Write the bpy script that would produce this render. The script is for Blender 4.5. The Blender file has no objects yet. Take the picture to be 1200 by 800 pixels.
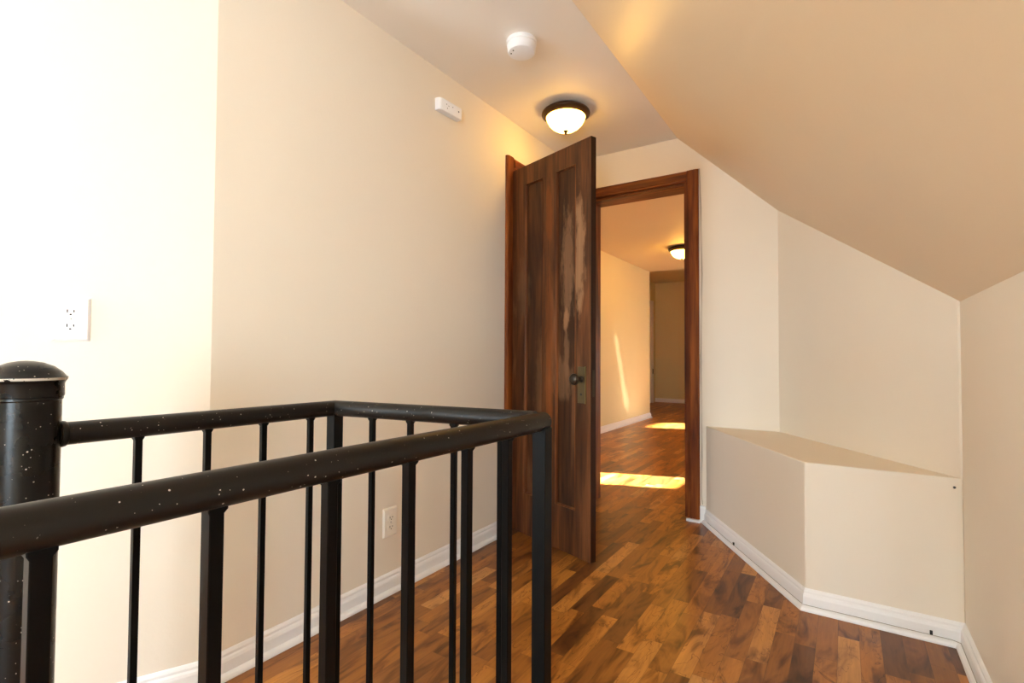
import bpy, bmesh, math
from mathutils import Vector, Matrix
C = bpy.context.scene.collection
PI = math.pi

# ------------------------------------------------------------------ helpers
def srgb(r, g, b):
    def f(c):
        c /= 255.0
        return c / 12.92 if c <= .04045 else ((c + .055) / 1.055) ** 2.4
    return (f(r), f(g), f(b), 1)

def link(name, bm, mat, parent=None, smooth=False, bevel=0, segs=2):
    bmesh.ops.recalc_face_normals(bm, faces=bm.faces)
    me = bpy.data.meshes.new(name); bm.to_mesh(me); bm.free()
    o = bpy.data.objects.new(name, me); C.objects.link(o)
    if mat: me.materials.append(mat)
    if smooth:
        for p in me.polygons: p.use_smooth = True
        me.set_sharp_from_angle(angle=math.radians(38))
    if bevel:
        m = o.modifiers.new('bevel', 'BEVEL'); m.width = bevel; m.segments = segs; m.limit_method = 'ANGLE'
        m.angle_limit = math.radians(35)
        for p in me.polygons: p.use_smooth = True
        me.set_sharp_from_angle(angle=math.radians(38))
    if parent: o.parent = parent
    return o

def tag(o, label=None, cat=None, group=None, kind=None):
    if label: o['label'] = label
    if cat: o['category'] = cat
    if group: o['group'] = group
    if kind: o['kind'] = kind
    return o

def empty(name, loc=(0, 0, 0), rz=0, **k):
    o = bpy.data.objects.new(name, None); C.objects.link(o)
    o.location = loc; o.rotation_euler = (0, 0, rz); o.empty_display_size = .1
    return tag(o, **k)

def box(bm, x0, x1, y0, y1, z0, z1, M=None):
    vs = [bm.verts.new((x, y, z)) for z in (z0, z1) for y in (y0, y1) for x in (x0, x1)]
    if M is not None:
        for v in vs: v.co = M @ v.co
    for f in ((0, 1, 3, 2), (4, 6, 7, 5), (0, 4, 5, 1), (2, 3, 7, 6), (0, 2, 6, 4), (1, 5, 7, 3)):
        bm.faces.new([vs[i] for i in f])
    return bm

def boxes(*bs):
    bm = bmesh.new()
    for b in bs: box(bm, *b)
    return bm

def prism(bm, pts, ext):
    """pts: list of 3D points (planar), ext: extrude vector"""
    e = Vector(ext); a = [bm.verts.new(Vector(p)) for p in pts]; b = [bm.verts.new(Vector(p) + e) for p in pts]
    n = len(pts)
    bm.faces.new(a); bm.faces.new(b[::-1])
    for i in range(n): bm.faces.new((a[i], b[i], b[(i + 1) % n], a[(i + 1) % n]))
    return bm

def lathe(bm, prof, n=48, c=(0, 0, 0), M=None):
    """prof: (r, z) list; poles allowed with r = 0"""
    rings = []
    for r, z in prof:
        if r < 1e-6: rings.append([bm.verts.new((c[0], c[1], c[2] + z))])
        else: rings.append([bm.verts.new((c[0] + r * math.cos(2 * PI * i / n), c[1] + r * math.sin(2 * PI * i / n), c[2] + z)) for i in range(n)])
    for a, b in zip(rings, rings[1:]):
        for i in range(n):
            j = (i + 1) % n
            if len(a) == 1 and len(b) == 1: continue
            if len(a) == 1: bm.faces.new((a[0], b[i], b[j]))
            elif len(b) == 1: bm.faces.new((a[i], b[0], a[j]))
            else: bm.faces.new((a[i], b[i], b[j], a[j]))
    for e in (rings[0], rings[-1]):
        if len(e) > 2: bm.faces.new(e)
    if M is not None:
        for ring in rings:
            for v in ring: v.co = M @ v.co
    return bm

def tube(bm, pts, r, n=24, cap=True):
    """tube along a polyline with mitred corners"""
    P = [Vector(p) for p in pts]; rings = []
    up = Vector((0, 0, 1))
    for i, p in enumerate(P):
        d0 = (P[i] - P[i - 1]).normalized() if i else None
        d1 = (P[i + 1] - P[i]).normalized() if i < len(P) - 1 else None
        t = ((d0 or d1) + (d1 or d0)).normalized()
        d = d1 or d0
        s = d.cross(up)
        if s.length < 1e-3: s = d.cross(Vector((1, 0, 0)))
        s.normalize(); u = s.cross(d).normalized()
        ring = []
        for k in range(n):
            a = 2 * PI * k / n
            q = s * math.cos(a) * r + u * math.sin(a) * r
            # slide along d until on the mitre plane
            q = q - d * (q.dot(t) / d.dot(t))
            ring.append(bm.verts.new(p + q))
        rings.append(ring)
    for a, b in zip(rings, rings[1:]):
        for i in range(n): bm.faces.new((a[i], b[i], b[(i + 1) % n], a[(i + 1) % n]))
    if cap: bm.faces.new(rings[0][::-1]); bm.faces.new(rings[-1])
    return bm

def sweep(bm, path, prof, side=1):
    """profile (offset from wall, z) along floor path (x, y); offset to the 'side' (+1 = left of travel)"""
    P = [Vector((p[0], p[1])) for p in path]; rings = []
    for i, p in enumerate(P):
        d0 = (P[i] - P[i - 1]).normalized() if i else None
        d1 = (P[i + 1] - P[i]).normalized() if i < len(P) - 1 else None
        nn = lambda d: Vector((-d.y, d.x)) * side
        if d0 is None: m = nn(d1)
        elif d1 is None: m = nn(d0)
        else:
            m = (nn(d0) + nn(d1)).normalized(); m = m / m.dot(nn(d1))
        rings.append([bm.verts.new((p.x + m.x * o, p.y + m.y * o, z)) for o, z in prof])
    n = len(prof)
    for a, b in zip(rings, rings[1:]):
        for i in range(n): bm.faces.new((a[i], b[i], b[(i + 1) % n], a[(i + 1) % n]))
    bm.faces.new(rings[0]); bm.faces.new(rings[-1][::-1])
    return bm

# ------------------------------------------------------------------ materials
class NT:
    def __init__(s, name):
        s.m = bpy.data.materials.new(name); s.m.use_nodes = True
        s.t = s.m.node_tree; s.n = s.t.nodes; s.b = s.n['Principled BSDF']
    def node(s, t, **k):
        n = s.n.new(t)
        for a, v in k.items(): setattr(n, a, v)
        return n
    def l(s, a, b): s.t.links.new(a, b)
    def math(s, op, a, b=None, c=None):
        n = s.node('ShaderNodeMath', operation=op)
        for i, v in enumerate((a, b, c)):
            if v is None: continue
            if isinstance(v, (int, float)): n.inputs[i].default_value = v
            else: s.l(v, n.inputs[i])
        return n.outputs[0]
    def ramp(s, fac, stops):
        n = s.node('ShaderNodeValToRGB'); e = n.color_ramp.elements
        while len(e) < len(stops): e.new(.5)
        for i, (p, c) in enumerate(stops): e[i].position = p; e[i].color = c
        s.l(fac, n.inputs[0]); return n.outputs[0]
    def noise(s, vec, scale, detail=3, rough=.5, dist=0):
        n = s.node('ShaderNodeTexNoise'); n.inputs['Scale'].default_value = scale
        n.inputs['Detail'].default_value = detail; n.inputs['Roughness'].default_value = rough
        n.inputs['Distortion'].default_value = dist
        if vec is not None: s.l(vec, n.inputs['Vector'])
        return n.outputs['Fac']
    def coords(s, kind='Object'):
        return s.node('ShaderNodeTexCoord').outputs[kind]
    def mapping(s, vec, scale=(1, 1, 1), loc=(0, 0, 0)):
        n = s.node('ShaderNodeMapping'); n.inputs['Scale'].default_value = scale; n.inputs['Location'].default_value = loc
        s.l(vec, n.inputs['Vector']); return n.outputs[0]
    def mix(s, fac, a, b, mode='MIX'):
        n = s.node('ShaderNodeMix', data_type='RGBA', blend_type=mode)
        for i, v in ((0, fac), (6, a), (7, b)):
            if isinstance(v, (int, float)): n.inputs[i].default_value = v
            elif isinstance(v, tuple): n.inputs[i].default_value = v
            else: s.l(v, n.inputs[i])
        return n.outputs[2]
    def bump(s, h, strength, dist=.01):
        n = s.node('ShaderNodeBump'); n.inputs['Strength'].default_value = strength; n.inputs['Distance'].default_value = dist
        s.l(h, n.inputs['Height']); s.l(n.outputs[0], s.b.inputs['Normal'])
    def set(s, **k):
        for a, v in k.items():
            i = s.b.inputs[a.replace('_', ' ')]
            if isinstance(v, (int, float, tuple)): i.default_value = v
            else: s.l(v, i)
        return s

def paint(name, col, rough=.5, bump=.15, var=.03):
    t = NT(name); co = t.coords()
    n = t.noise(co, 1.7, 2)
    dark = tuple(c * (1 - var * 2) for c in col[:3]) + (1,)
    t.set(Base_Color=t.mix(n, dark, col), Roughness=rough)
    h = t.math('ADD', t.noise(co, 90, 3), t.math('MULTIPLY', t.noise(co, 5, 2), 3.0))
    t.bump(h, bump, .004)
    return t.m

M_WALL = paint('wall_paint', srgb(242, 232, 215), .6, .06)
M_WALL.node_tree.nodes['Principled BSDF'].inputs['Specular IOR Level'].default_value = .3
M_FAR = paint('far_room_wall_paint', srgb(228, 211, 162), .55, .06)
M_FARC = paint('far_room_ceiling_bounce_paint', srgb(219, 201, 164), .6, .06)  # yellowing puts the light off the far walls into the ceiling colour
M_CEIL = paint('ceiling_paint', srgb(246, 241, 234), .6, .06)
M_SLOPE = paint('slope_bounce_paint', srgb(234, 213, 182), .42, .06)  # tan tint carries floor bounce and lamp warmth in the colour
M_TRIM = paint('white_trim_paint', srgb(246, 246, 246), .35, .05, .01)
M_PLASTIC = paint('white_plastic', srgb(246, 247, 250), .35, .0, .0)
M_IVORY = paint('warm_white_plastic', srgb(242, 236, 224), .4, .0, .0)

def floor_mat():
    t = NT('wood_floor'); co = t.coords()
    s = t.node('ShaderNodeSeparateXYZ'); t.l(co, s.inputs[0]); X, Y = s.outputs[0], s.outputs[1]
    W = .0635
    u = t.math('DIVIDE', t.math('ADD', X, 10.0), W); i = t.math('FLOOR', u); fu = t.math('FRACT', u)
    w1 = t.node('ShaderNodeTexWhiteNoise', noise_dimensions='1D'); t.l(i, w1.inputs['W'])
    L = t.math('ADD', .34, t.math('MULTIPLY', w1.outputs[0], .13))
    v = t.math('ADD', t.math('DIVIDE', t.math('ADD', Y, 20.0), L), t.math('MULTIPLY', w1.outputs[0], 37.3))
    j = t.math('FLOOR', v); fv = t.math('FRACT', v)
    cv = t.node('ShaderNodeCombineXYZ'); t.l(i, cv.inputs[0]); t.l(j, cv.inputs[1])
    w2 = t.node('ShaderNodeTexWhiteNoise', noise_dimensions='2D'); t.l(cv.outputs[0], w2.inputs['Vector'])
    R = w2.outputs['Value']
    # per-block offset so that the figure breaks at every joint
    off = t.node('ShaderNodeVectorMath', operation='SCALE'); t.l(w2.outputs['Color'], off.inputs[0]); off.inputs['Scale'].default_value = 30
    add = t.node('ShaderNodeVectorMath', operation='ADD'); t.l(co, add.inputs[0]); t.l(off.outputs[0], add.inputs[1])
    fig = t.noise(t.mapping(add.outputs[0], (13, 3.4, 1)), 1.0, 3, .55, 1.6)      # broad swirling figure
    fine = t.noise(t.mapping(add.outputs[0], (120, 6, 1)), 1.0, 4, .6, .4)         # pores
    knot = t.noise(t.mapping(add.outputs[0], (9, 3.0, 1), (5, 3, 0)), 1.0, 2, .5, 3.2)
    base = t.ramp(R, [(0, srgb(104, 64, 34)), (.14, srgb(134, 84, 38)), (.4, srgb(150, 95, 42)), (.62, srgb(166, 106, 44)), (.85, srgb(186, 124, 56)), (1, srgb(194, 140, 80))])
    figc = t.ramp(fig, [(.30, (.22, .17, .15, 1)), (.40, (.60, .52, .45, 1)), (.50, (1, .98, .95, 1)), (.66, (1.2, 1.2, 1.1, 1)), (.8, (.8, .74, .68, 1))])
    c = t.mix(.88, base, figc, 'MULTIPLY')
    c = t.mix(.35, c, t.ramp(fine, [(.3, (.55, .5, .45, 1)), (.65, (1.1, 1.1, 1.1, 1))]), 'MULTIPLY')
    ks = t.ramp(knot, [(.485, (1, 1, 1, 1)), (.5, (.32, .24, .2, 1)), (.512, (1, 1, 1, 1))])
    c = t.mix(t.math('GREATER_THAN', R, .55), c, t.mix(.8, c, ks, 'MULTIPLY'))
    # joints
    e1 = t.math('MINIMUM', t.math('MULTIPLY', fu, W), t.math('MULTIPLY', t.math('SUBTRACT', 1.0, fu), W))
    e2 = t.math('MULTIPLY', t.math('MINIMUM', fv, t.math('SUBTRACT', 1.0, fv)), .4)
    e = t.math('MINIMUM', e1, e2)
    joint = t.math('LESS_THAN', e, .0007)
    c = t.mix(t.math('MULTIPLY', joint, .45), c, (.05, .025, .01, 1))
    t.set(Base_Color=c, Roughness=t.math('ADD', .3, t.math('MULTIPLY', fig, .12)), Coat_Weight=.12, Coat_Roughness=.22)
    t.b.inputs['Specular IOR Level'].default_value = .3
    t.bump(t.math('SUBTRACT', t.math('MULTIPLY', fine, .3), joint), .12, .0015)
    return t.m
M_FLOOR = floor_mat()

def stained_wood(name, dark, mid, light, axis='z', rough=.45):
    """axis = grain direction"""
    t = NT(name); co = t.coords()
    sc = {'z': (38, 38, 2.2), 'y': (38, 2.2, 38), 'x': (2.2, 38, 38)}[axis]
    big = {'z': (9, 9, 1.1), 'y': (9, 1.1, 9), 'x': (1.1, 9, 9)}[axis]
    a = t.noise(t.mapping(co, sc), 1, 4, .6, .5); b = t.noise(t.mapping(co, big), 1, 3, .5, 1.2)
    f = t.math('ADD', t.math('MULTIPLY', a, .55), t.math('MULTIPLY', b, .45))
    t.set(Base_Color=t.ramp(f, [(.33, dark), (.5, mid), (.68, light)]), Roughness=rough)
    t.b.inputs['Specular IOR Level'].default_value = .25
    t.bump(a, .2, .001)
    return t.m
TRIMC = (srgb(50, 21, 7), srgb(108, 52, 18), srgb(158, 88, 32))
M_CASE_Z = stained_wood('casing_wood_upright', *TRIMC, 'z')
M_CASE_X = stained_wood('casing_wood_head', *TRIMC, 'x')
M_CASE_Y = stained_wood('casing_wood_side_head', *TRIMC, 'y')

def door_mat(name, patches=(), tone=1.0):
    """old dark varnish, streaked, with worn pale patches; door space: x across from the hinge, z up"""
    t = NT(name); co = t.coords()
    s = t.node('ShaderNodeSeparateXYZ'); t.l(co, s.inputs[0]); X, Z = s.outputs[0], s.outputs[2]
    a = t.noise(t.mapping(co, (60, 60, 2.5)), 1, 4, .6, .4)
    b = t.noise(t.mapping(co, (14, 14, 1.5)), 1, 3, .55, .8)
    c = t.noise(t.mapping(co, (9, 9, 2.2), (3, 1, 4)), 1, 5, .6, .6)
    f = t.math('ADD', t.math('MULTIPLY', a, .4), t.math('MULTIPLY', b, .6))
    col = t.ramp(f, [(.34, srgb(42 * tone, 23 * tone, 11 * tone)), (.5, srgb(80 * tone, 47 * tone, 25 * tone)), (.66, srgb(114 * tone, 68 * tone, 37 * tone))])
    # general pale wear, stronger lower down
    lowf = t.math('SUBTRACT', .055, t.math('MULTIPLY', t.math('ABSOLUTE', t.math('SUBTRACT', Z, .85)), .16))
    wn = t.node('ShaderNodeMapRange'); wn.inputs[1].default_value = .56; wn.inputs[2].default_value = .74
    t.l(t.math('ADD', t.math('MULTIPLY', c, .55), t.math('ADD', t.math('MULTIPLY', b, .45), lowf)), wn.inputs[0])
    col = t.mix(t.math('MULTIPLY', wn.outputs[0], .75), col, srgb(140, 98, 68))
    edge = t.noise(t.mapping(co, (34, 34, 9), (7, 0, 2)), 1, 4, .65, 0)
    for (px, pz, rx, rz, pc, k) in patches:
        dx = t.math('DIVIDE', t.math('SUBTRACT', X, px), rx); dz = t.math('DIVIDE', t.math('SUBTRACT', Z, pz), rz)
        d = t.math('SQRT', t.math('ADD', t.math('MULTIPLY', dx, dx), t.math('MULTIPLY', dz, dz)))
        d = t.math('ADD', d, t.math('MULTIPLY', t.math('SUBTRACT', edge, .5), 2.2))
        mr = t.node('ShaderNodeMapRange'); mr.inputs[1].default_value = 1.12; mr.inputs[2].default_value = .62
        t.l(d, mr.inputs[0])
        pcol = t.mix(a, tuple(v * .55 for v in pc[:3]) + (1,), pc)
        col = t.mix(t.math('MULTIPLY', mr.outputs[0], k), col, pcol)
    t.set(Base_Color=col, Roughness=t.math('ADD', .36, t.math('MULTIPLY', c, .2)))
    t.b.inputs['Specular IOR Level'].default_value = .25
    t.bump(a, .25, .001)
    return t.m
PALE = srgb(172, 128, 90); PALE2 = srgb(142, 104, 74)
PATCHES = [(.540, 1.50, .04, .31, PALE, .8), (.445, 1.45, .05, .3, PALE2, .75), (.435, 1.18, .022, .06, PALE, .7), (.44, 1.02, .02, .12, PALE2, .6),
           (.42, .88, .07, .10, PALE2, .6), (.23, .75, .04, .3, PALE2, .35), (.1, 1.35, .05, .2, PALE2, .3),
           (.318, 1.75, .028, .16, srgb(140, 76, 30), .7), (.318, 1.15, .03, .35, srgb(140, 76, 32), .55), (.32, .8, .03, .25, srgb(150, 84, 34), .5)]
M_DOOR = door_mat('worn_door_wood', PATCHES)
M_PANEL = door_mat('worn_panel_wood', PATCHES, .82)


M_MOULD = stained_wood('worn_moulding_wood', srgb(54, 29, 14), srgb(94, 53, 26), srgb(140, 84, 44), 'z')
def metal_paint(name, col, rough, specks=False, chip=False):
    t = NT(name); co = t.coords()
    c = col
    t.set(Base_Color=c, Roughness=rough)
    t.b.inputs['Specular IOR Level'].default_value = .32 if specks else .1
    n = t.noise(co, 60, 3)
    if specks:
        v = t.node('ShaderNodeTexVoronoi'); v.inputs['Scale'].default_value = 190; t.l(co, v.inputs['Vector'])
        rad = t.math('MULTIPLY', t.math('GREATER_THAN', t.noise(co, 22, 1), .56), .0)
        wn = t.node('ShaderNodeSeparateColor'); t.l(v.outputs['Color'], wn.inputs[0])
        sz = t.math('MULTIPLY', t.math('POWER', wn.outputs[0], 4.0), .25)
        sel = t.math('GREATER_THAN', wn.outputs[1], .45)
        m = t.math('MULTIPLY', t.math('LESS_THAN', v.outputs['Distance'], sz), sel)
        scuff = t.math('GREATER_THAN', t.noise(t.mapping(co, (1, 1, 1)), 140, 4, .7), .71)
        m = t.math('MAXIMUM', m, t.math('MULTIPLY', scuff, .5))
        t.set(Base_Color=t.mix(t.math('MULTIPLY', m, .85), c, srgb(205, 196, 182)))
        t.set(Roughness=t.math('ADD', rough - .06, t.math('MULTIPLY', t.noise(co, 14, 4), .2)))
    if chip:
        s3 = t.node('ShaderNodeSeparateXYZ'); t.l(co, s3.inputs[0])
        band = t.math('LESS_THAN', t.math('ABSOLUTE', t.math('SUBTRACT', s3.outputs[2], .9535)), .0022)
        m2 = t.math('MULTIPLY', band, t.math('GREATER_THAN', t.noise(co, 45, 4, .7), .44))
        m = t.math('MAXIMUM', m, m2)
        t.set(Base_Color=t.mix(t.math('MULTIPLY', m, .85), c, srgb(205, 196, 182)))
    t.bump(n, .12, .001)
    return t.m
M_RAIL = metal_paint('black_handrail_paint', srgb(13, 10, 8), .34, True)
M_CAP = metal_paint('black_newel_paint', srgb(8, 7, 6), .24, True, True)
M_BAR = metal_paint('black_baluster_paint', srgb(9, 8, 7), .42)
M_BRONZE = NT('dark_bronze').set(Base_Color=srgb(74, 54, 36), Metallic=.7, Roughness=.4).m
M_KNOB = NT('aged_knob').set(Base_Color=srgb(58, 46, 34), Metallic=.5, Roughness=.38).m
M_BRASS = NT('aged_brass').set(Base_Color=srgb(150, 132, 88), Metallic=.8, Roughness=.38).m
M_PLATE = NT('aged_brass_plate').set(Base_Color=srgb(104, 90, 62), Metallic=.6, Roughness=.42).m
M_DARK = NT('dark_hole').set(Base_Color=srgb(40, 36, 32), Roughness=.6).m
M_SLOT = NT('outlet_slot_dark').set(Base_Color=srgb(30, 28, 26), Roughness=.9).m
M_STEEL = NT('screw_steel').set(Base_Color=srgb(170, 170, 165), Metallic=.8, Roughness=.4).m
M_WIRE = NT('pale_cable').set(Base_Color=srgb(176, 160, 138), Roughness=.5).m
M_STAIR = stained_wood('stair_wood', srgb(70, 36, 16), srgb(120, 70, 34), srgb(150, 96, 50), 'x')
M_CURT = paint('curtain_cloth', srgb(215, 205, 190), .9, .1)

def bowl_mat(strength):
    t = NT('lit_glass_bowl'); co = t.coords()
    n = t.noise(co, 9, 3, .6, 1.5)
    t.set(Base_Color=(.9, .8, .6, 1), Roughness=.3)
    t.set(Emission_Color=t.ramp(n, [(.35, (1, .46, .05, 1)), (.6, (1, .58, .10, 1))]), Emission_Strength=strength)
    return t.m

# ------------------------------------------------------------------ setting
XL, YE, ZC = -1.617, 3.21, 2.37
XK = .34                       # knee wall
XR = -.867                     # ridge where the flat ceiling meets the slope
SL = .9727
zs = lambda x: ZC - SL * (x - XR)
BX, BY = -2.999, -2.20         # far end of the bent wall
T = .13
O1 = (-1.47, -.81, 2.077)      # end doorway opening
S = dict(kind='structure')

# floor with the stairwell cut out
HX0, HX1, HY0, HY1 = -1.15, -.63, -.9, .9
bm = bmesh.new()
for b in ((-3.6, HX0, -2.35, 3.21), (HX1, 1.4, -2.35, 3.21), (HX0, HX1, -2.35, HY0), (HX0, HX1, HY1, 3.21), (-3.7, 1.15, 3.21, 11.15)):
    box(bm, b[0], b[1], b[2], b[3], -.12, 0)
tag(link('floor', bm, M_FLOOR), 'glossy warm brown wood block floor running through the hall and doorway', 'floor', **S)

# left wall with its doorway, then the bent wall
LD0, LD1, LDZ = 2.455, 3.085, 2.077
bm = boxes((XL - T, XL, .79, LD0, 0, ZC), (XL - T, XL, LD0, LD1, LDZ, ZC), (XL - T, XL, LD1, YE, 0, ZC))
tag(link('wall_left', bm, M_WALL), 'long cream left wall behind the open door and railing', 'wall', **S)
bm = prism(bmesh.new(), [(XL, .79, 0), (BX, BY, 0), (BX - .13, BY, 0), (XL - T, .79, 0)], (0, 0, ZC))
tag(link('wall_left_bend', bm, M_WALL), 'brighter cream wall turning away left, with the switch-height outlet', 'wall', **S)
# closet behind the left doorway
bm = boxes((-2.6, XL - T, 2.0, 2.1, 0, ZC), (-2.7, -2.6, 2.0, 3.35, 0, ZC), (-2.6, XL - T, 2.1, YE, ZC, ZC + .05))
tag(link('wall_closet', bm, M_WALL), 'plain walls of the small room behind the open door', 'wall', **S)
# end wall with doorway
bm = boxes((-2.78, O1[0], YE, YE + T, 0, ZC + .2), (O1[0], O1[1], YE, YE + T, O1[2], ZC + .2), (O1[1], 1.12, YE, YE + T, 0, ZC + .2))
tag(link('wall_end', bm, M_WALL), 'cream end wall holding the open doorway', 'wall', **S)
# diagonal upper wall and its short return above the ledge
DX = .333; YF = 2.35
LZ = .578
bm = prism(bmesh.new(), [(-.31, YE, LZ), (-.31, YE, zs(-.31) + .03), (DX, YF, zs(DX) + .03), (DX, YF, LZ)], (.35, .25, 0))
bm2 = prism(bm, [(DX, YF, LZ), (DX, YF, zs(DX) + .03), (XK, YF, zs(XK) + .03), (XK, YF, LZ)], (.02, .3, 0))
tag(link('wall_diagonal', bm, M_WALL), 'slanted upper wall between the end wall and knee wall', 'wall', **S)
# boxed ledge
bm = prism(bmesh.new(), [(-.14, YF, 0), (XK, YF, 0), (XK, YE, 0), (-.706, YE, 0)], (0, 0, LZ))
tag(link('wall_ledge', bm, M_WALL, bevel=.004), 'low boxed-in ledge with angled side under the slanted wall', 'ledge', **S)
YC = -.5
# knee wall, sloped ceiling, flat ceiling
tag(link('wall_right', boxes((XK, XK + .1, YC, YE + T, 0, zs(XK) + .02)), M_WALL), 'low knee wall at the right under the sloped ceiling', 'wall', **S)
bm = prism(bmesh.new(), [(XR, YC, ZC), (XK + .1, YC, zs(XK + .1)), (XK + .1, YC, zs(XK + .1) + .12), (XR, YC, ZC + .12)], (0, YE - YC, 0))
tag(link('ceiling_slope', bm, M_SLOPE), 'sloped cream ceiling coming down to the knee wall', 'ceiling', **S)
DXR = 1.25
tag(link('wall_dormer', boxes((XK + .1, DXR, YC, YC + .1, 0, ZC), (DXR, DXR + T, BY - T, YC + .1, 0, ZC)), M_WALL), 'walls of the dormer behind the camera', 'wall', **S)
bm = prism(bmesh.new(), [(XR, YC, ZC), (XK + .1, YC, ZC), (XK + .1, YC, zs(XK + .1) + .1)], (0, .1, 0))
tag(link('wall_dormer_cheek', bm, M_WALL), 'wall triangle above the slope at the dormer', 'wall', **S)
tag(link('ceiling_dormer', boxes((XR, DXR + T, BY - .1, YC + .1, ZC, ZC + .12)), M_CEIL), 'flat ceiling of the dormer', 'ceiling', **S)
tag(link('ceiling', boxes((BX - .2, XR, BY - .1, YE, ZC, ZC + .12)), M_CEIL), 'flat pale ceiling strip carrying the smoke alarm and lamp', 'ceiling', **S)
# back wall behind the camera with two window openings
W1 = (-2.93, -2.2, .4, 1.75); W2 = (.1, 1.2, .35, 1.9)
bm = boxes((BX - .2, W1[0], BY - T, BY, 0, ZC), (W1[0], W1[1], BY - T, BY, 0, W1[2]), (W1[0], W1[1], BY - T, BY, W1[3], ZC),
           (W1[1], W2[0], BY - T, BY, 0, ZC), (W2[0], W2[1], BY - T, BY, 0, W2[2]), (W2[0], W2[1], BY - T, BY, W2[3], ZC), (W2[1], DXR, BY - T, BY, 0, ZC))
tag(link('wall_back', bm, M_WALL), 'back wall with two windows', 'wall', **S)
def window(name, x0, x1, z0, z1, y0=BY - T, fr=.05):
    e = empty(name, ((x0 + x1) / 2, y0, z0), label='white framed window in the back wall, %s' % ('nearer the stairwell' if x0 < 0 else 'nearer the dormer'), cat='window', kind='structure')
    w = (x1 - x0) / 2; h = z1 - z0
    link('window_frame', boxes((-w, -w + fr, .02, .07, 0, h), (w - fr, w, .02, .07, 0, h), (-w + fr, w - fr, .02, .07, 0, fr), (-w + fr, w - fr, .02, .07, h - fr, h), (-w + fr, w - fr, .03, .06, h / 2 - .02, h / 2 + .02)), M_TRIM, e)
window('window_1', *W1); window('window_2', *W2)

# far room
FX, FY, PX, FB = -2.65, 8.12, -3.47, 11.0
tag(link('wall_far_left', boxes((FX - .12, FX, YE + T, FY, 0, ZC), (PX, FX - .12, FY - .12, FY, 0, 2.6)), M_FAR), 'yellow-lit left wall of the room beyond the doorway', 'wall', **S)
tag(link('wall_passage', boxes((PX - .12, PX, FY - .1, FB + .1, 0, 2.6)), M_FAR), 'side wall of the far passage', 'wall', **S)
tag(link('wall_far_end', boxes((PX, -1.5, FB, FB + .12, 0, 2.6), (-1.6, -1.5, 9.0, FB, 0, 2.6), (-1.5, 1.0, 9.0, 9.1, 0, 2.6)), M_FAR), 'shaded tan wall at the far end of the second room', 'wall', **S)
RX = 1.0
A = (4.6, 5.04, .60, 1.05); B = (8.10, 8.78, .5, .955); D = (7.62, 8.78, 1.27, 2.34)
tag(link('wall_far_right', boxes((RX, RX + .12, YE + T, A[0], 0, 2.6), (RX, RX + .12, A[0], A[1], 0, A[2]), (RX, RX + .12, A[0], A[1], A[3], 2.6),
     (RX, RX + .12, A[1], 7.62, 0, 2.6), (RX, RX + .12, 7.62, 8.10, 0, D[2]), (RX, RX + .12, 8.10, 8.78, 0, B[2]), (RX, RX + .12, 8.10, 8.78, B[3], D[2]),
     (RX, RX + .12, 7.62, 8.78, D[3], 2.6), (RX, RX + .12, 8.78, 9.1, 0, 2.6)), M_FAR), 'right wall of the far room with sunny window openings', 'wall', **S)
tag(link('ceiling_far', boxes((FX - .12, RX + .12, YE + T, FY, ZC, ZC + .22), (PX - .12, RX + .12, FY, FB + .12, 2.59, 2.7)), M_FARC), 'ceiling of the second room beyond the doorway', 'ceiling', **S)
SHEER = .09
# unseen curtains added to shape a slanted slit of sun
def curtain_mask(y0b, y1b, y0t, y1t, label):
    bm = bmesh.new(); n = 40; z0, z1 = D[2] - .04, D[3] + .05; rows = []
    for z, a, b in ((z0, y0b, y1b), (z1, y0t, y1t)):
        rows.append([(RX - .05 - .012 * math.sin(k * 1.3), a + (b - a) * k / n, z) for k in range(n + 1)])
    vs = [[bm.verts.new(p) for p in r] for r in rows]; vb = [[bm.verts.new((p[0] + .006, p[1], p[2])) for p in r] for r in rows]
    for k in range(n):
        bm.faces.new((vs[0][k], vs[0][k + 1], vs[1][k + 1], vs[1][k])); bm.faces.new((vb[0][k + 1], vb[0][k], vb[1][k], vb[1][k + 1]))
    tag(link('curtain_mask', bm, M_CURT, smooth=True), label, 'curtain_mask')
curtain_mask(7.55, 7.86, 7.55, 7.72, 'pale curtain added to shape the sun slit on the near half of the far upper window')
curtain_mask(8.72, 8.85, 8.4, 8.85, 'pale curtain added to shape the sun slit on the far half of the far upper window')
# added unseen sheer, clearest along a slanted line to shape a soft sun strip
t = NT('sheer_mask_cloth'); cc = t.coords(); sp = t.node('ShaderNodeSeparateXYZ'); t.l(cc, sp.inputs[0])
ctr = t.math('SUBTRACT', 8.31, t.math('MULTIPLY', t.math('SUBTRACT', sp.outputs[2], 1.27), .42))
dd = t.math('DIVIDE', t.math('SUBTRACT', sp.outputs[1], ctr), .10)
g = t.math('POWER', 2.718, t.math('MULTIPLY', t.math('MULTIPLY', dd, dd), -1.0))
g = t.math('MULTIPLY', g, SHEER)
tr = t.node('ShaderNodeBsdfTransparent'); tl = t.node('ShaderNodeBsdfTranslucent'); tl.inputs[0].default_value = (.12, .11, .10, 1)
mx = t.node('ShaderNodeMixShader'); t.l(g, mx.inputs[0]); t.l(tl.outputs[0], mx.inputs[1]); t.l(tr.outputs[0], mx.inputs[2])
t.l(mx.outputs[0], t.n['Material Output'].inputs[0])
tag(link('sheer_mask', boxes((RX - .02, RX - .015, 7.6, 8.8, 1.2, 2.36)), t.m), 'thin sheer curtain added over the far upper window to soften the sun strip', 'curtain_mask')

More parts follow.
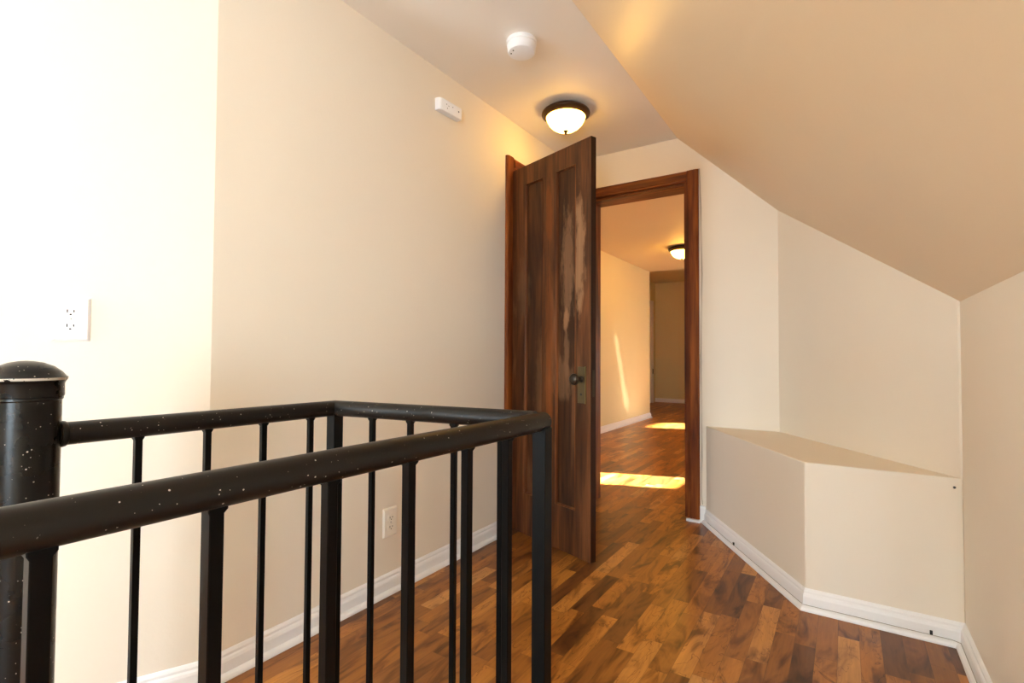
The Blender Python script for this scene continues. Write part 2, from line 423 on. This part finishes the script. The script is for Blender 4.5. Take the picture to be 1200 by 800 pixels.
# ------------------------------------------------------------------ baseboards
H = .082
BASE = [(0, 0), (.030, 0), (.030, .006), (.027, .013), (.021, .018), (.0155, .020), (.0155, .052), (.013, .060), (.009, .065), (.0085, .072), (.004, .079), (0, H)]
def base(name, path, side, label):
    return tag(link(name, sweep(bmesh.new(), path, BASE, side), M_TRIM), label, 'baseboard', **S)
base('baseboard_left', [(BX, BY), (XL, .79), (XL, 2.384)], -1, 'white baseboard along the long left wall behind the railing')
base('baseboard_ledge', [(-.706, YE), (-.14, YF), (XK, YF), (XK, YC)], -1, 'white baseboard round the boxed ledge and along the knee wall')
base('baseboard_far_left', [(FX, YE + T), (FX, FY), (PX, FY)], -1, 'white baseboard under the yellow-lit wall beyond the doorway')
base('baseboard_far_end', [(PX, FB), (-1.6, FB)], -1, 'white baseboard at the foot of the far tan wall')
tag(link('trim_1', boxes((-.738, -.708, YE - .016, YE, 0, .10), (-.815, -.735, YE - .032, YE - .0205, 0, .016)), M_TRIM), 'short white base block beside the foot of the doorway casing', 'trim', **S)

# ------------------------------------------------------------------ door frames
CW, CT = .07, .02
def profile_casing(bm, a, b, normal, width_dir, w=CW, t=CT):
    """moulded board from a to b; width_dir in the wall, normal out of the wall"""
    a, b, n, wd = Vector(a), Vector(b), Vector(normal), Vector(width_dir)
    prof = [(0, 0), (0, t * .7), (w * .08, t * .85), (w * .2, t * .85), (w * .26, t), (w * .85, t), (w * .93, t * .8), (w, t * .55), (w, 0)]
    A_ = [bm.verts.new(a + wd * u + n * v) for u, v in prof]; B_ = [bm.verts.new(b + wd * u + n * v) for u, v in prof]
    m = len(prof)
    for i in range(m): bm.faces.new((A_[i], B_[i], B_[(i + 1) % m], A_[(i + 1) % m]))
    bm.faces.new(A_[::-1]); bm.faces.new(B_)
    return bm
# end doorway
e = empty('doorframe_end', ((O1[0] + O1[1]) / 2, YE, 0), label='dark stained wood frame around the open end doorway', cat='door frame', kind='structure')
def rel(o, e):
    o.parent = e; o.matrix_parent_inverse = Matrix.Translation(-Vector(e.location)); return o
n = (0, -1, 0)
rel(link('casing', profile_casing(bmesh.new(), (O1[1], YE, .017), (O1[1], YE, O1[2] + CW), n, (1, 0, 0)), M_CASE_Z), e)
rel(link('casing', profile_casing(bmesh.new(), (O1[0], YE, 0), (O1[0], YE, O1[2] + CW), n, (-1, 0, 0)), M_CASE_Z), e)
rel(link('head_casing', profile_casing(bmesh.new(), (O1[0] + .0005, YE, O1[2]), (O1[1] - .0005, YE, O1[2]), n, (0, 0, 1)), M_CASE_X), e)
rel(link('jamb', boxes((O1[0] - .001, O1[0] + .018, YE - .004, YE + T + .02, 0, O1[2])), M_CASE_Z), e)
rel(link('jamb', boxes((O1[1] - .018, O1[1] + .001, YE - .004, YE + T + .02, .017, O1[2])), M_CASE_Z), e)
rel(link('head_jamb', boxes((O1[0] + .018, O1[1] - .018, YE - .004, YE + T + .02, O1[2] - .018, O1[2] + .001)), M_CASE_X), e)
# left doorway
e = empty('doorframe_left', (XL, (LD0 + LD1) / 2, 0), label='warm brown wood frame in the left wall behind the open door', cat='door frame', kind='structure')
n = (1, 0, 0)
rel(link('casing', profile_casing(bmesh.new(), (XL, LD0, 0), (XL, LD0, LDZ + CW), n, (0, -1, 0)), M_CASE_Z), e)
rel(link('casing', profile_casing(bmesh.new(), (XL, LD1, 0), (XL, LD1, LDZ + CW), n, (0, 1, 0), .06), M_CASE_Z), e)
rel(link('head_casing', profile_casing(bmesh.new(), (XL, LD0 + .0005, LDZ), (XL, LD1 - .0005, LDZ), n, (0, 0, 1)), M_CASE_Y), e)
rel(link('jamb', boxes((XL - T, XL + .003, LD0 - .001, LD0 + .016, 0, LDZ)), M_CASE_Z), e)
rel(link('jamb', boxes((XL - T, XL + .003, LD1 - .016, LD1 + .001, 0, LDZ)), M_CASE_Z), e)
# far passage door
e = empty('door_2', (PX, 10.35, 0), label='white door and casing on the side of the far passage', cat='door', kind='structure')
rel(link('door_panel', boxes((PX, PX + .02, 9.95, 10.70, .01, 2.08)), M_TRIM), e)
rel(link('casing', boxes((PX, PX + .03, 10.70, 10.80, 0, 2.18), (PX, PX + .03, 9.85, 9.95, 0, 2.18), (PX, PX + .03, 9.95, 10.70, 2.08, 2.18)), M_TRIM), e)
rel(link('strike_plate', boxes((PX + .03, PX + .036, 10.72, 10.76, .62, .72)), M_DARK), e)

# ------------------------------------------------------------------ the open panel door
M_DEDGE = stained_wood('door_edge_shade_wood', srgb(24, 11, 4), srgb(44, 20, 8), srgb(58, 28, 12), 'z')  # dark tones stand in for the shade on the door's end
DA = math.atan2(-.200, .587)
DL, DT, DZ0, DZ1 = .617, .035, .014, 2.066
dr = empty('door_1', (-1.604, 2.441, 0), DA, label='open dark wood panel door with worn varnish, hinged on the left wall', cat='door', kind='structure')
# stiles and rails; y = 0 is the face towards the hall, thickness goes to +y
u0, u1, u2, u3 = .118, .268, .368, .515     # panel edges across
pz0, pz1 = .236, 1.96
bm = boxes((0, u0, 0, DT, DZ0, DZ1), (u3, DL, 0, DT, DZ0, DZ1), (u1, u2, 0, DT, pz0, pz1), (u0, u3, 0, DT, DZ0, pz0), (u0, u3, 0, DT, pz1, DZ1))
link('door_rails', bm, M_DOOR, dr)
def panel(a, b):
    link('door_panel', boxes((a - .004, b + .004, .013, DT - .013, pz0 - .004, pz1 + .004)), M_PANEL, dr)
    for xa, s in ((a, 1), (b, -1)):     # small mouldings round the panel
        link('panel_moulding', prism(bmesh.new(), [(xa, -.0015, pz0), (xa + s * .003, -.002, pz0), (xa + s * .0065, .003, pz0), (xa + s * .0085, .013, pz0), (xa, .013, pz0)], (0, 0, pz1 - pz0)), M_MOULD, dr)
    for z, s in ((pz0, 1), (pz1, -1)):
        link('panel_moulding', prism(bmesh.new(), [(a + .0085, 0, z), (a + .0085, -.001, z + s * .003), (a + .0085, .003, z + s * .0065), (a + .0085, .013, z + s * .0085), (a + .0085, .013, z)], (b - a - .017, 0, 0)), M_MOULD, dr)
panel(u0, u1); panel(u2, u3)
# knob set
pl = link('lock_plate', boxes((.533, .583, -.004, 0, .767, .945)), M_PLATE, dr, bevel=.0015)
link('plate_edge', boxes((.583, .587, -.006, 0, .765, .947)), M_BRASS, pl)
kn = lathe(bmesh.new(), [(.016, 0), (.016, .004), (.009, .008), (.008, .03), (.012, .036), (.022, .04), (.0275, .049), (.0275, .056), (.023, .064), (.012, .069), (0, .070)], 32,
           M=Matrix.Translation((.560, -.003, .885)) @ Matrix.Rotation(PI / 2, 4, 'X'))
link('knob', kn, M_KNOB, dr, smooth=True)
kh = lathe(bmesh.new(), [(.006, 0), (.006, .002), (0, .002)], 16, M=Matrix.Translation((.558, -.0035, .81)) @ Matrix.Rotation(PI / 2, 4, 'X'))
link('keyhole', kh, M_DARK, dr)
link('latch_plate', boxes((DL + .002, DL + .0035, .010, .025, .80, .93)), M_KNOB, dr)
link('door_edge_shade', boxes((DL, DL + .002, .0005, DT - .0005, DZ0, DZ1)), M_DEDGE, dr)  # added thin strip, shade of the end face put into its colour
for z in (.25, 1.865):
    hb = lathe(bmesh.new(), [(0, -.052), (.003, -.05), (.006, -.046), (.006, .046), (.003, .05), (0, .052)], 16, M=Matrix.Translation((-.003, -.006, z)))
    box(hb, -.006, 0.0, -.003, DT - .005, z - .045, z + .045)
    link('hinge', hb, M_BRASS, dr, smooth=True)

# ------------------------------------------------------------------ stair railing
rl = empty('stair_railing', (-.9, .2, 0), label='black metal railing with round handrail and square balusters around the stairwell', cat='railing')
RZ, RR = .85, .0213
c0, c1, c3, c4 = (-1.212, .279), (-1.188, .914), (-.578, .998), (-.587, -.9)
hr = tube(bmesh.new(), [(c0[0] + .0018, .325, RZ), (*c1, RZ), (c3[0] - .012, c3[1] - .0015, RZ + .002)], RR, 32)
tube(hr, [(c3[0], 1.014, RZ - .001), (-.5865, .14, RZ), (*c4, RZ)], RR, 32)
rel(link('handrail', hr, M_RAIL, smooth=True), rl)
# newel with turned cap
rel(link('newel_post', lathe(bmesh.new(), [(.0495, 0), (.0495, .915), (.0515, .917), (.0515, .921), (.0495, .923)], 48, (*c0, 0)), M_CAP, smooth=True), rl)
rel(link('newel_cap', lathe(bmesh.new(), [(.0525, .922), (.0530, .924), (.0525, .945), (.0545, .949), (.0572, .9525), (.0572, .9565), (.055, .958), (.049, .966), (.038, .9755), (.024, .982), (.010, .985), (0, .9855)], 48, (*c0, 0)), M_CAP, smooth=True), rl)
rel(link('collar', lathe(bmesh.new(), [(.0235, 0), (.0245, .003), (.0235, .008), (.0215, .010)], 32, M=Matrix.Translation((c0[0] + .002, c0[1] + .0475, RZ)) @ Matrix.Rotation(-PI / 2, 4, 'X')), M_RAIL, smooth=True), rl)
def bar(x, y, s, name='baluster', ang=0, flare=1.35):
    bm = bmesh.new(); h = s / 2; rings = []
    for z, k in ((0, 1), (RZ - RR - .006, 1), (RZ - RR - .001, flare), (RZ - RR * .55, flare)):
        rings.append([bm.verts.new((sx * h * (k if z > .5 else 1), sy * h * (k if z > .5 else 1), z)) for sx, sy in ((-1, -1), (1, -1), (1, 1), (-1, 1))])
    for a, b in zip(rings, rings[1:]):
        for i in range(4): bm.faces.new((a[i], a[(i + 1) % 4], b[(i + 1) % 4], b[i]))
    bm.faces.new(rings[0][::-1]); bm.faces.new(rings[-1])
    o = link(name, bm, M_BAR, bevel=.0012, segs=2); o.location = (x, y, 0); o.rotation_euler.z = ang
    return rel(o, rl)
bar(c1[0], c1[1], .031, 'corner_post', .04, 1.0); bar(c3[0] + .005, c3[1] + .001, .033, 'corner_post', .02, 1.0); bar(c4[0], c4[1], .031, 'corner_post', 0, 1.0)
rear = bar(-1.206, .450, .0132)
front = bar(-.587, .293, .0160)
def copy_bar(src, x, y, ang=0):
    c = src.copy(); C.objects.link(c); c.parent = rl; c.matrix_parent_inverse = src.matrix_parent_inverse.copy()
    c.location = (x, y, 0); c.rotation_euler.z = ang
for x, y in ((-1.2005, .582), (-1.196, .711), (-1.1905, .838)): copy_bar(rear, x, y)
for x in (-1.056, -.933, -.803, -.676): copy_bar(rear, x, c1[1] + (x - c1[0]) * .137, .13)
for y in (.147, .443, .592, .740, .872): copy_bar(front, -.587 + max(0, y - .14) * .006, y)
for y in (-.002, -.151, -.30, -.449, -.598, -.747): copy_bar(front, -.587, y)

# stairs going down in the well
st = empty('staircase', (-.89, 0, -.2), label='wooden stairs going down inside the railed stairwell', cat='stairs')
for k in range(8):
    y0 = -.9 + .225 * k; z = -.19 * (k + 1)
    rel(link('step', boxes((HX0 + .02, HX1 - .02, y0, y0 + .25, z - .03, z), (HX0 + .02, HX1 - .02, y0, y0 + .02, z, z + .16)), M_STAIR), st)
tag(link('stairwell_lining', boxes((HX0 - .1, HX0, HY0, HY1, -2.2, -.12), (HX1, HX1 + .1, HY0, HY1, -2.2, -.12), (HX0 - .1, HX1 + .1, HY1, HY1 + .1, -2.2, -.12), (HX0 - .1, HX1 + .1, HY0 - .1, HY0, -2.2, -.12), (HX0 - .1, HX1 + .1, HY0 - .1, HY1 + .1, -2.3, -2.2)), M_WALL), 'cream walls lining the stairwell below the floor', 'wall', **S)

# ------------------------------------------------------------------ ceiling lamps
def ceiling_lamp(name, x, y, k, strength, label):
    e = empty(name, (x, y, ZC), label=label, cat='ceiling lamp', group='domed flush ceiling lamps')
    P = lambda pr: [(r * k, z * k) for r, z in pr]
    link('lamp_pan', lathe(bmesh.new(), P([(.100, 0), (.112, -.008), (.128, -.018), (.1335, -.025), (.1345, -.031), (.132, -.036), (.122, -.042), (.112, -.049), (.106, -.049), (.104, -.04), (.09, -.03), (.02, -.025)]), 64), M_BRONZE, e, smooth=True)
    link('glass_bowl', lathe(bmesh.new(), P([(.1085, -.046), (.1075, -.052), (.1025, -.066), (.093, -.083), (.077, -.100), (.056, -.114), (.031, -.122), (0, -.125)]), 64), bowl_mat(strength), e, smooth=True)
    link('finial', lathe(bmesh.new(), P([(.013, -.120), (.014, -.125), (.009, -.130), (.006, -.133), (.008, -.137), (.005, -.142), (0, -.144)]), 24), M_BRONZE, e, smooth=True)
ceiling_lamp('ceiling_lamp', -1.285, 2.49, 1.0, 20, 'lit domed glass lamp with bronze rim on the hall ceiling above the door')
ceiling_lamp('ceiling_lamp', -1.70, 6.46, 1.2, 45, 'lit domed glass lamp seen through the doorway in the far room')

# ------------------------------------------------------------------ smoke alarm
e = empty('smoke_alarm', (-1.165, 1.838, ZC), label='round white smoke alarm on the flat ceiling', cat='smoke alarm')
link('mounting_base', lathe(bmesh.new(), [(.063, 0), (.066, -.004), (.066, -.018), (.060, -.020)], 48), M_PLASTIC, e, smooth=True)
link('alarm_body', lathe(bmesh.new(), [(.0615, -.0195), (.0625, -.024), (.060, -.050), (.057, -.054), (.045, -.0565), (0, -.058)], 48), M_PLASTIC, e, smooth=True)
for a, r in ((3.75, .045), (4.3, .043)):
    link('test_light', lathe(bmesh.new(), [(.003, -.0565), (.003, -.0585), (0, -.0590)], 12, (r * math.cos(a), r * math.sin(a), 0)), M_DARK, e)

# ------------------------------------------------------------------ wall sensor (rounded left end)
e = empty('wall_sensor', (XL, 1.865, 2.193), label='small white plastic alarm sensor mounted high on the left wall', cat='sensor')
bm = bmesh.new(); pts = []
hl, hh, dp = .082, .029, .034
for k in range(13):
    a = PI / 2 + PI * k / 12; pts.append((0, -hl + .017 + math.cos(a) * .017, 0))
outline = [(0, -hl), (dp * .55, -hl), (dp * .85, -hl + .006), (dp, -hl + .018), (dp, hl - .004), (dp - .004, hl), (0, hl)]
prism(bm, [(x, y, -hh) for x, y in outline], (0, 0, 2 * hh))
link('sensor_case', bm, M_PLASTIC, e, bevel=.003)
for y, z in ((-.035, .008), (-.02, .004), (-.03, -.010), (.01, .010)):
    link('sensor_hole', lathe(bmesh.new(), [(.0022, 0), (.0022, .0008), (0, .0008)], 10, M=Matrix.Translation((dp, y, z)) @ Matrix.Rotation(PI / 2, 4, 'Y')), M_DARK, e)
link('sensor_light', lathe(bmesh.new(), [(.004, 0), (.004, .001), (0, .0015)], 14, M=Matrix.Translation((dp, .055, .004)) @ Matrix.Rotation(PI / 2, 4, 'Y')), NT('blue_light').set(Base_Color=srgb(60, 66, 110), Roughness=.3).m, e)
e.rotation_euler = (math.radians(2), 0, 0)

# ------------------------------------------------------------------ outlets
def outlet(loc, rz, w, h, mat, label):
    """plate in local XZ, facing -Y"""
    e = empty('wall_outlet', loc, rz, label=label, cat='electrical outlet')
    bm = bmesh.new(); a, b = w / 2, h / 2; t, s = .0075, .006
    f = [bm.verts.new((x, 0, z)) for x, z in ((-a, -b), (a, -b), (a, b), (-a, b))]
    g = [bm.verts.new((x, -t, z)) for x, z in ((-a + s, -b + s), (a - s, -b + s), (a - s, b - s), (-a + s, b - s))]
    for i in range(4): bm.faces.new((f[i], f[(i + 1) % 4], g[(i + 1) % 4], g[i]))
    bm.faces.new(g); bm.faces.new(f[::-1])
    link('cover_plate', bm, mat, e, bevel=.0012)
    for zc in (.0195, -.0195):
        bm = bmesh.new(); pts = []
        for k in range(40):
            th = 2 * PI * k / 40
            pts.append((max(-.0172, min(.0172, .019 * math.cos(th))), -t + .001, zc + max(-.0125, min(.0125, .0165 * math.sin(th)))))
        prism(bm, pts, (0, -.003, 0))
        r = link('receptacle', bm, mat, e)
        link('outlet_slot', boxes((-.0082, -.0056, -t - .0024, -t - .0015, zc - .0025, zc + .006), (.0056, .0082, -t - .0024, -t - .0015, zc - .0015, zc + .005), (-.0022, .0022, -t - .0024, -t - .0015, zc - .0095, zc - .0055)), M_SLOT, r)
    link('screw', lathe(bmesh.new(), [(.003, 0), (.003, .001), (0, .0014)], 14, M=Matrix.Translation((0, -t, 0)) @ Matrix.Rotation(PI / 2, 4, 'X')), M_STEEL, e)
d = Vector((-.42, -.907)).normalized(); nb = Vector((-d.y, d.x))   # wall dir, normal
nb = Vector((.907, -.42)).normalized()
pc = Vector((-1.754, .4915))
outlet((pc.x, pc.y, 1.091), math.atan2(nb.x, -nb.y), .083, .120, M_PLASTIC, 'white wall outlet above the newel post on the bright left wall')
outlet((XL, 1.527, .2925), PI / 2, .080, .122, M_IVORY, 'pale wall outlet low behind the railing above the baseboard')

# ------------------------------------------------------------------ cable, clips, nail
def ledge_pt(t_, off):      # along the angled ledge side
    a, b = Vector((-.706, YE)), Vector((-.14, YF)); d_ = (b - a).normalized(); nn = Vector((d_.y, -d_.x))
    return a + d_ * t_ + nn * off
pts = [(-.772, YE - .004, O1[2] + CW + .004), (-.735, YE - .005, O1[2] + CW + .002), (-.729, YE - .004, 1.95), (-.722, YE - .004, 1.5), (-.731, YE - .004, 1.0), (-.727, YE - .004, .4), (-.731, YE - .004, .16), (-.722, YE - .018, .11)]
cb = tube(bmesh.new(), pts, .0022, 8)
tag(link('cable', cb, M_WIRE, smooth=True), 'thin pale cable running down beside the doorway casing', 'cable')
seam = []
a = ledge_pt(.06, .0172); b_ = ledge_pt(1.02, .0172)
pts = [(a.x, a.y, .0215), (b_.x, b_.y, .0215), (-.145, YF - .0172, .0215), (.10, YF - .0172, .0215), (.30, YF - .0172, .0215), (XK - .0172, YF - .03, .0215), (XK - .0172, 1.9, .0215), (XK - .0172, 1.4, .0215)]
tag(link('cable', tube(bmesh.new(), pts, .0009, 8), NT('grey_cable').set(Base_Color=srgb(150, 138, 124), Roughness=.5).m), 'thin grey wire lying along the ledge and knee wall baseboard', 'cable')
def clip(x, y, ang, label):
    o = link('cable_clip', boxes((-.004, .004, -.006, 0, -.007, .007), (-.0022, .0022, -.009, -.006, .002, .006)), M_DARK, bevel=.0008)
    o.location = (x, y, .030); o.rotation_euler.z = ang
    tag(o, label, 'cable clip', 'dark clips on the baseboards')
q = ledge_pt(.42, .0160); clip(q.x, q.y, math.atan2(YF - YE, .566), 'dark cable clip on the baseboard of the angled ledge side')
clip(.245, YF - .0160, 0, 'dark cable clip on the baseboard below the front of the ledge')
clip(XK - .0160, 1.97, -PI / 2, 'dark cable clip on the knee wall baseboard')
nl = lathe(bmesh.new(), [(.0035, 0), (.0045, .004), (.002, .006), (0, .006)], 12, M=Matrix.Translation((.3165, YF, .545)) @ Matrix.Rotation(PI / 2, 4, 'X'))
tag(link('nail', nl, M_DARK), 'small dark nail in the wall near the knee wall corner', 'nail')

# ------------------------------------------------------------------ light
w = bpy.data.worlds.new('sky'); bpy.context.scene.world = w; w.use_nodes = True
bg = w.node_tree.nodes['Background']; bg.inputs[0].default_value = (.78, .94, 1.06, 1); bg.inputs[1].default_value = 27.5
sd = bpy.data.lights.new('sun', 'SUN'); sd.energy = 300; sd.angle = .02; sd.color = (1, .92, .75)
so = bpy.data.objects.new('sun', sd); C.objects.link(so)
so.rotation_euler = Vector((1, .339, .282)).to_track_quat('Z', 'Y').to_euler()
def portal(name, x, y, z, sx, sz, dirv):
    a = bpy.data.lights.new(name, 'AREA'); a.shape = 'RECTANGLE'; a.size = sx; a.size_y = sz; a.cycles.is_portal = True
    o = bpy.data.objects.new(name, a); C.objects.link(o); o.location = (x, y, z)
    o.rotation_euler = Vector(dirv).to_track_quat('-Z', 'Y').to_euler()
for i, W_ in enumerate((W1, W2)):
    portal('window_portal', (W_[0] + W_[1]) / 2, BY - T - .01, (W_[2] + W_[3]) / 2, W_[1] - W_[0], W_[3] - W_[2], (0, 1, 0))
portal('window_portal', RX + .13, (A[0] + A[1]) / 2, (A[2] + A[3]) / 2, A[1] - A[0], A[3] - A[2], (-1, 0, 0))
portal('window_portal', RX + .13, 8.2, 1.4, 1.2, 1.9, (-1, 0, 0))

# ------------------------------------------------------------------ camera
f = 593.93
v1 = Vector((390, 18, f)).normalized(); v2 = -Vector((-905, 11, f)).normalized()
up = v2.cross(v1).normalized()
right = Vector((v2.x, v1.x, up.x)); down = Vector((v2.y, v1.y, up.y)); fwd = Vector((v2.z, v1.z, up.z))
fwd.normalize(); right = (right - fwd * right.dot(fwd)).normalized(); upv = right.cross(fwd)
cam = bpy.data.cameras.new('camera'); co = bpy.data.objects.new('camera', cam); C.objects.link(co)
co.matrix_world = Matrix(((right.x, upv.x, -fwd.x, 0), (right.y, upv.y, -fwd.y, 0), (right.z, upv.z, -fwd.z, 1.0), (0, 0, 0, 1)))
cam.sensor_width = 36; cam.lens = f / 1200 * 36; cam.clip_start = .01
sc = bpy.context.scene; sc.camera = co
sc.view_settings.view_transform = 'Standard'; sc.view_settings.look = 'None'; sc.view_settings.gamma = 1
sc.view_settings.use_curve_mapping = False; sc.view_settings.exposure = 0.17
sc.cycles.use_denoising = True; sc.cycles.max_bounces = 10; sc.cycles.diffuse_bounces = 7
sc.cycles.sample_clamp_indirect = 8
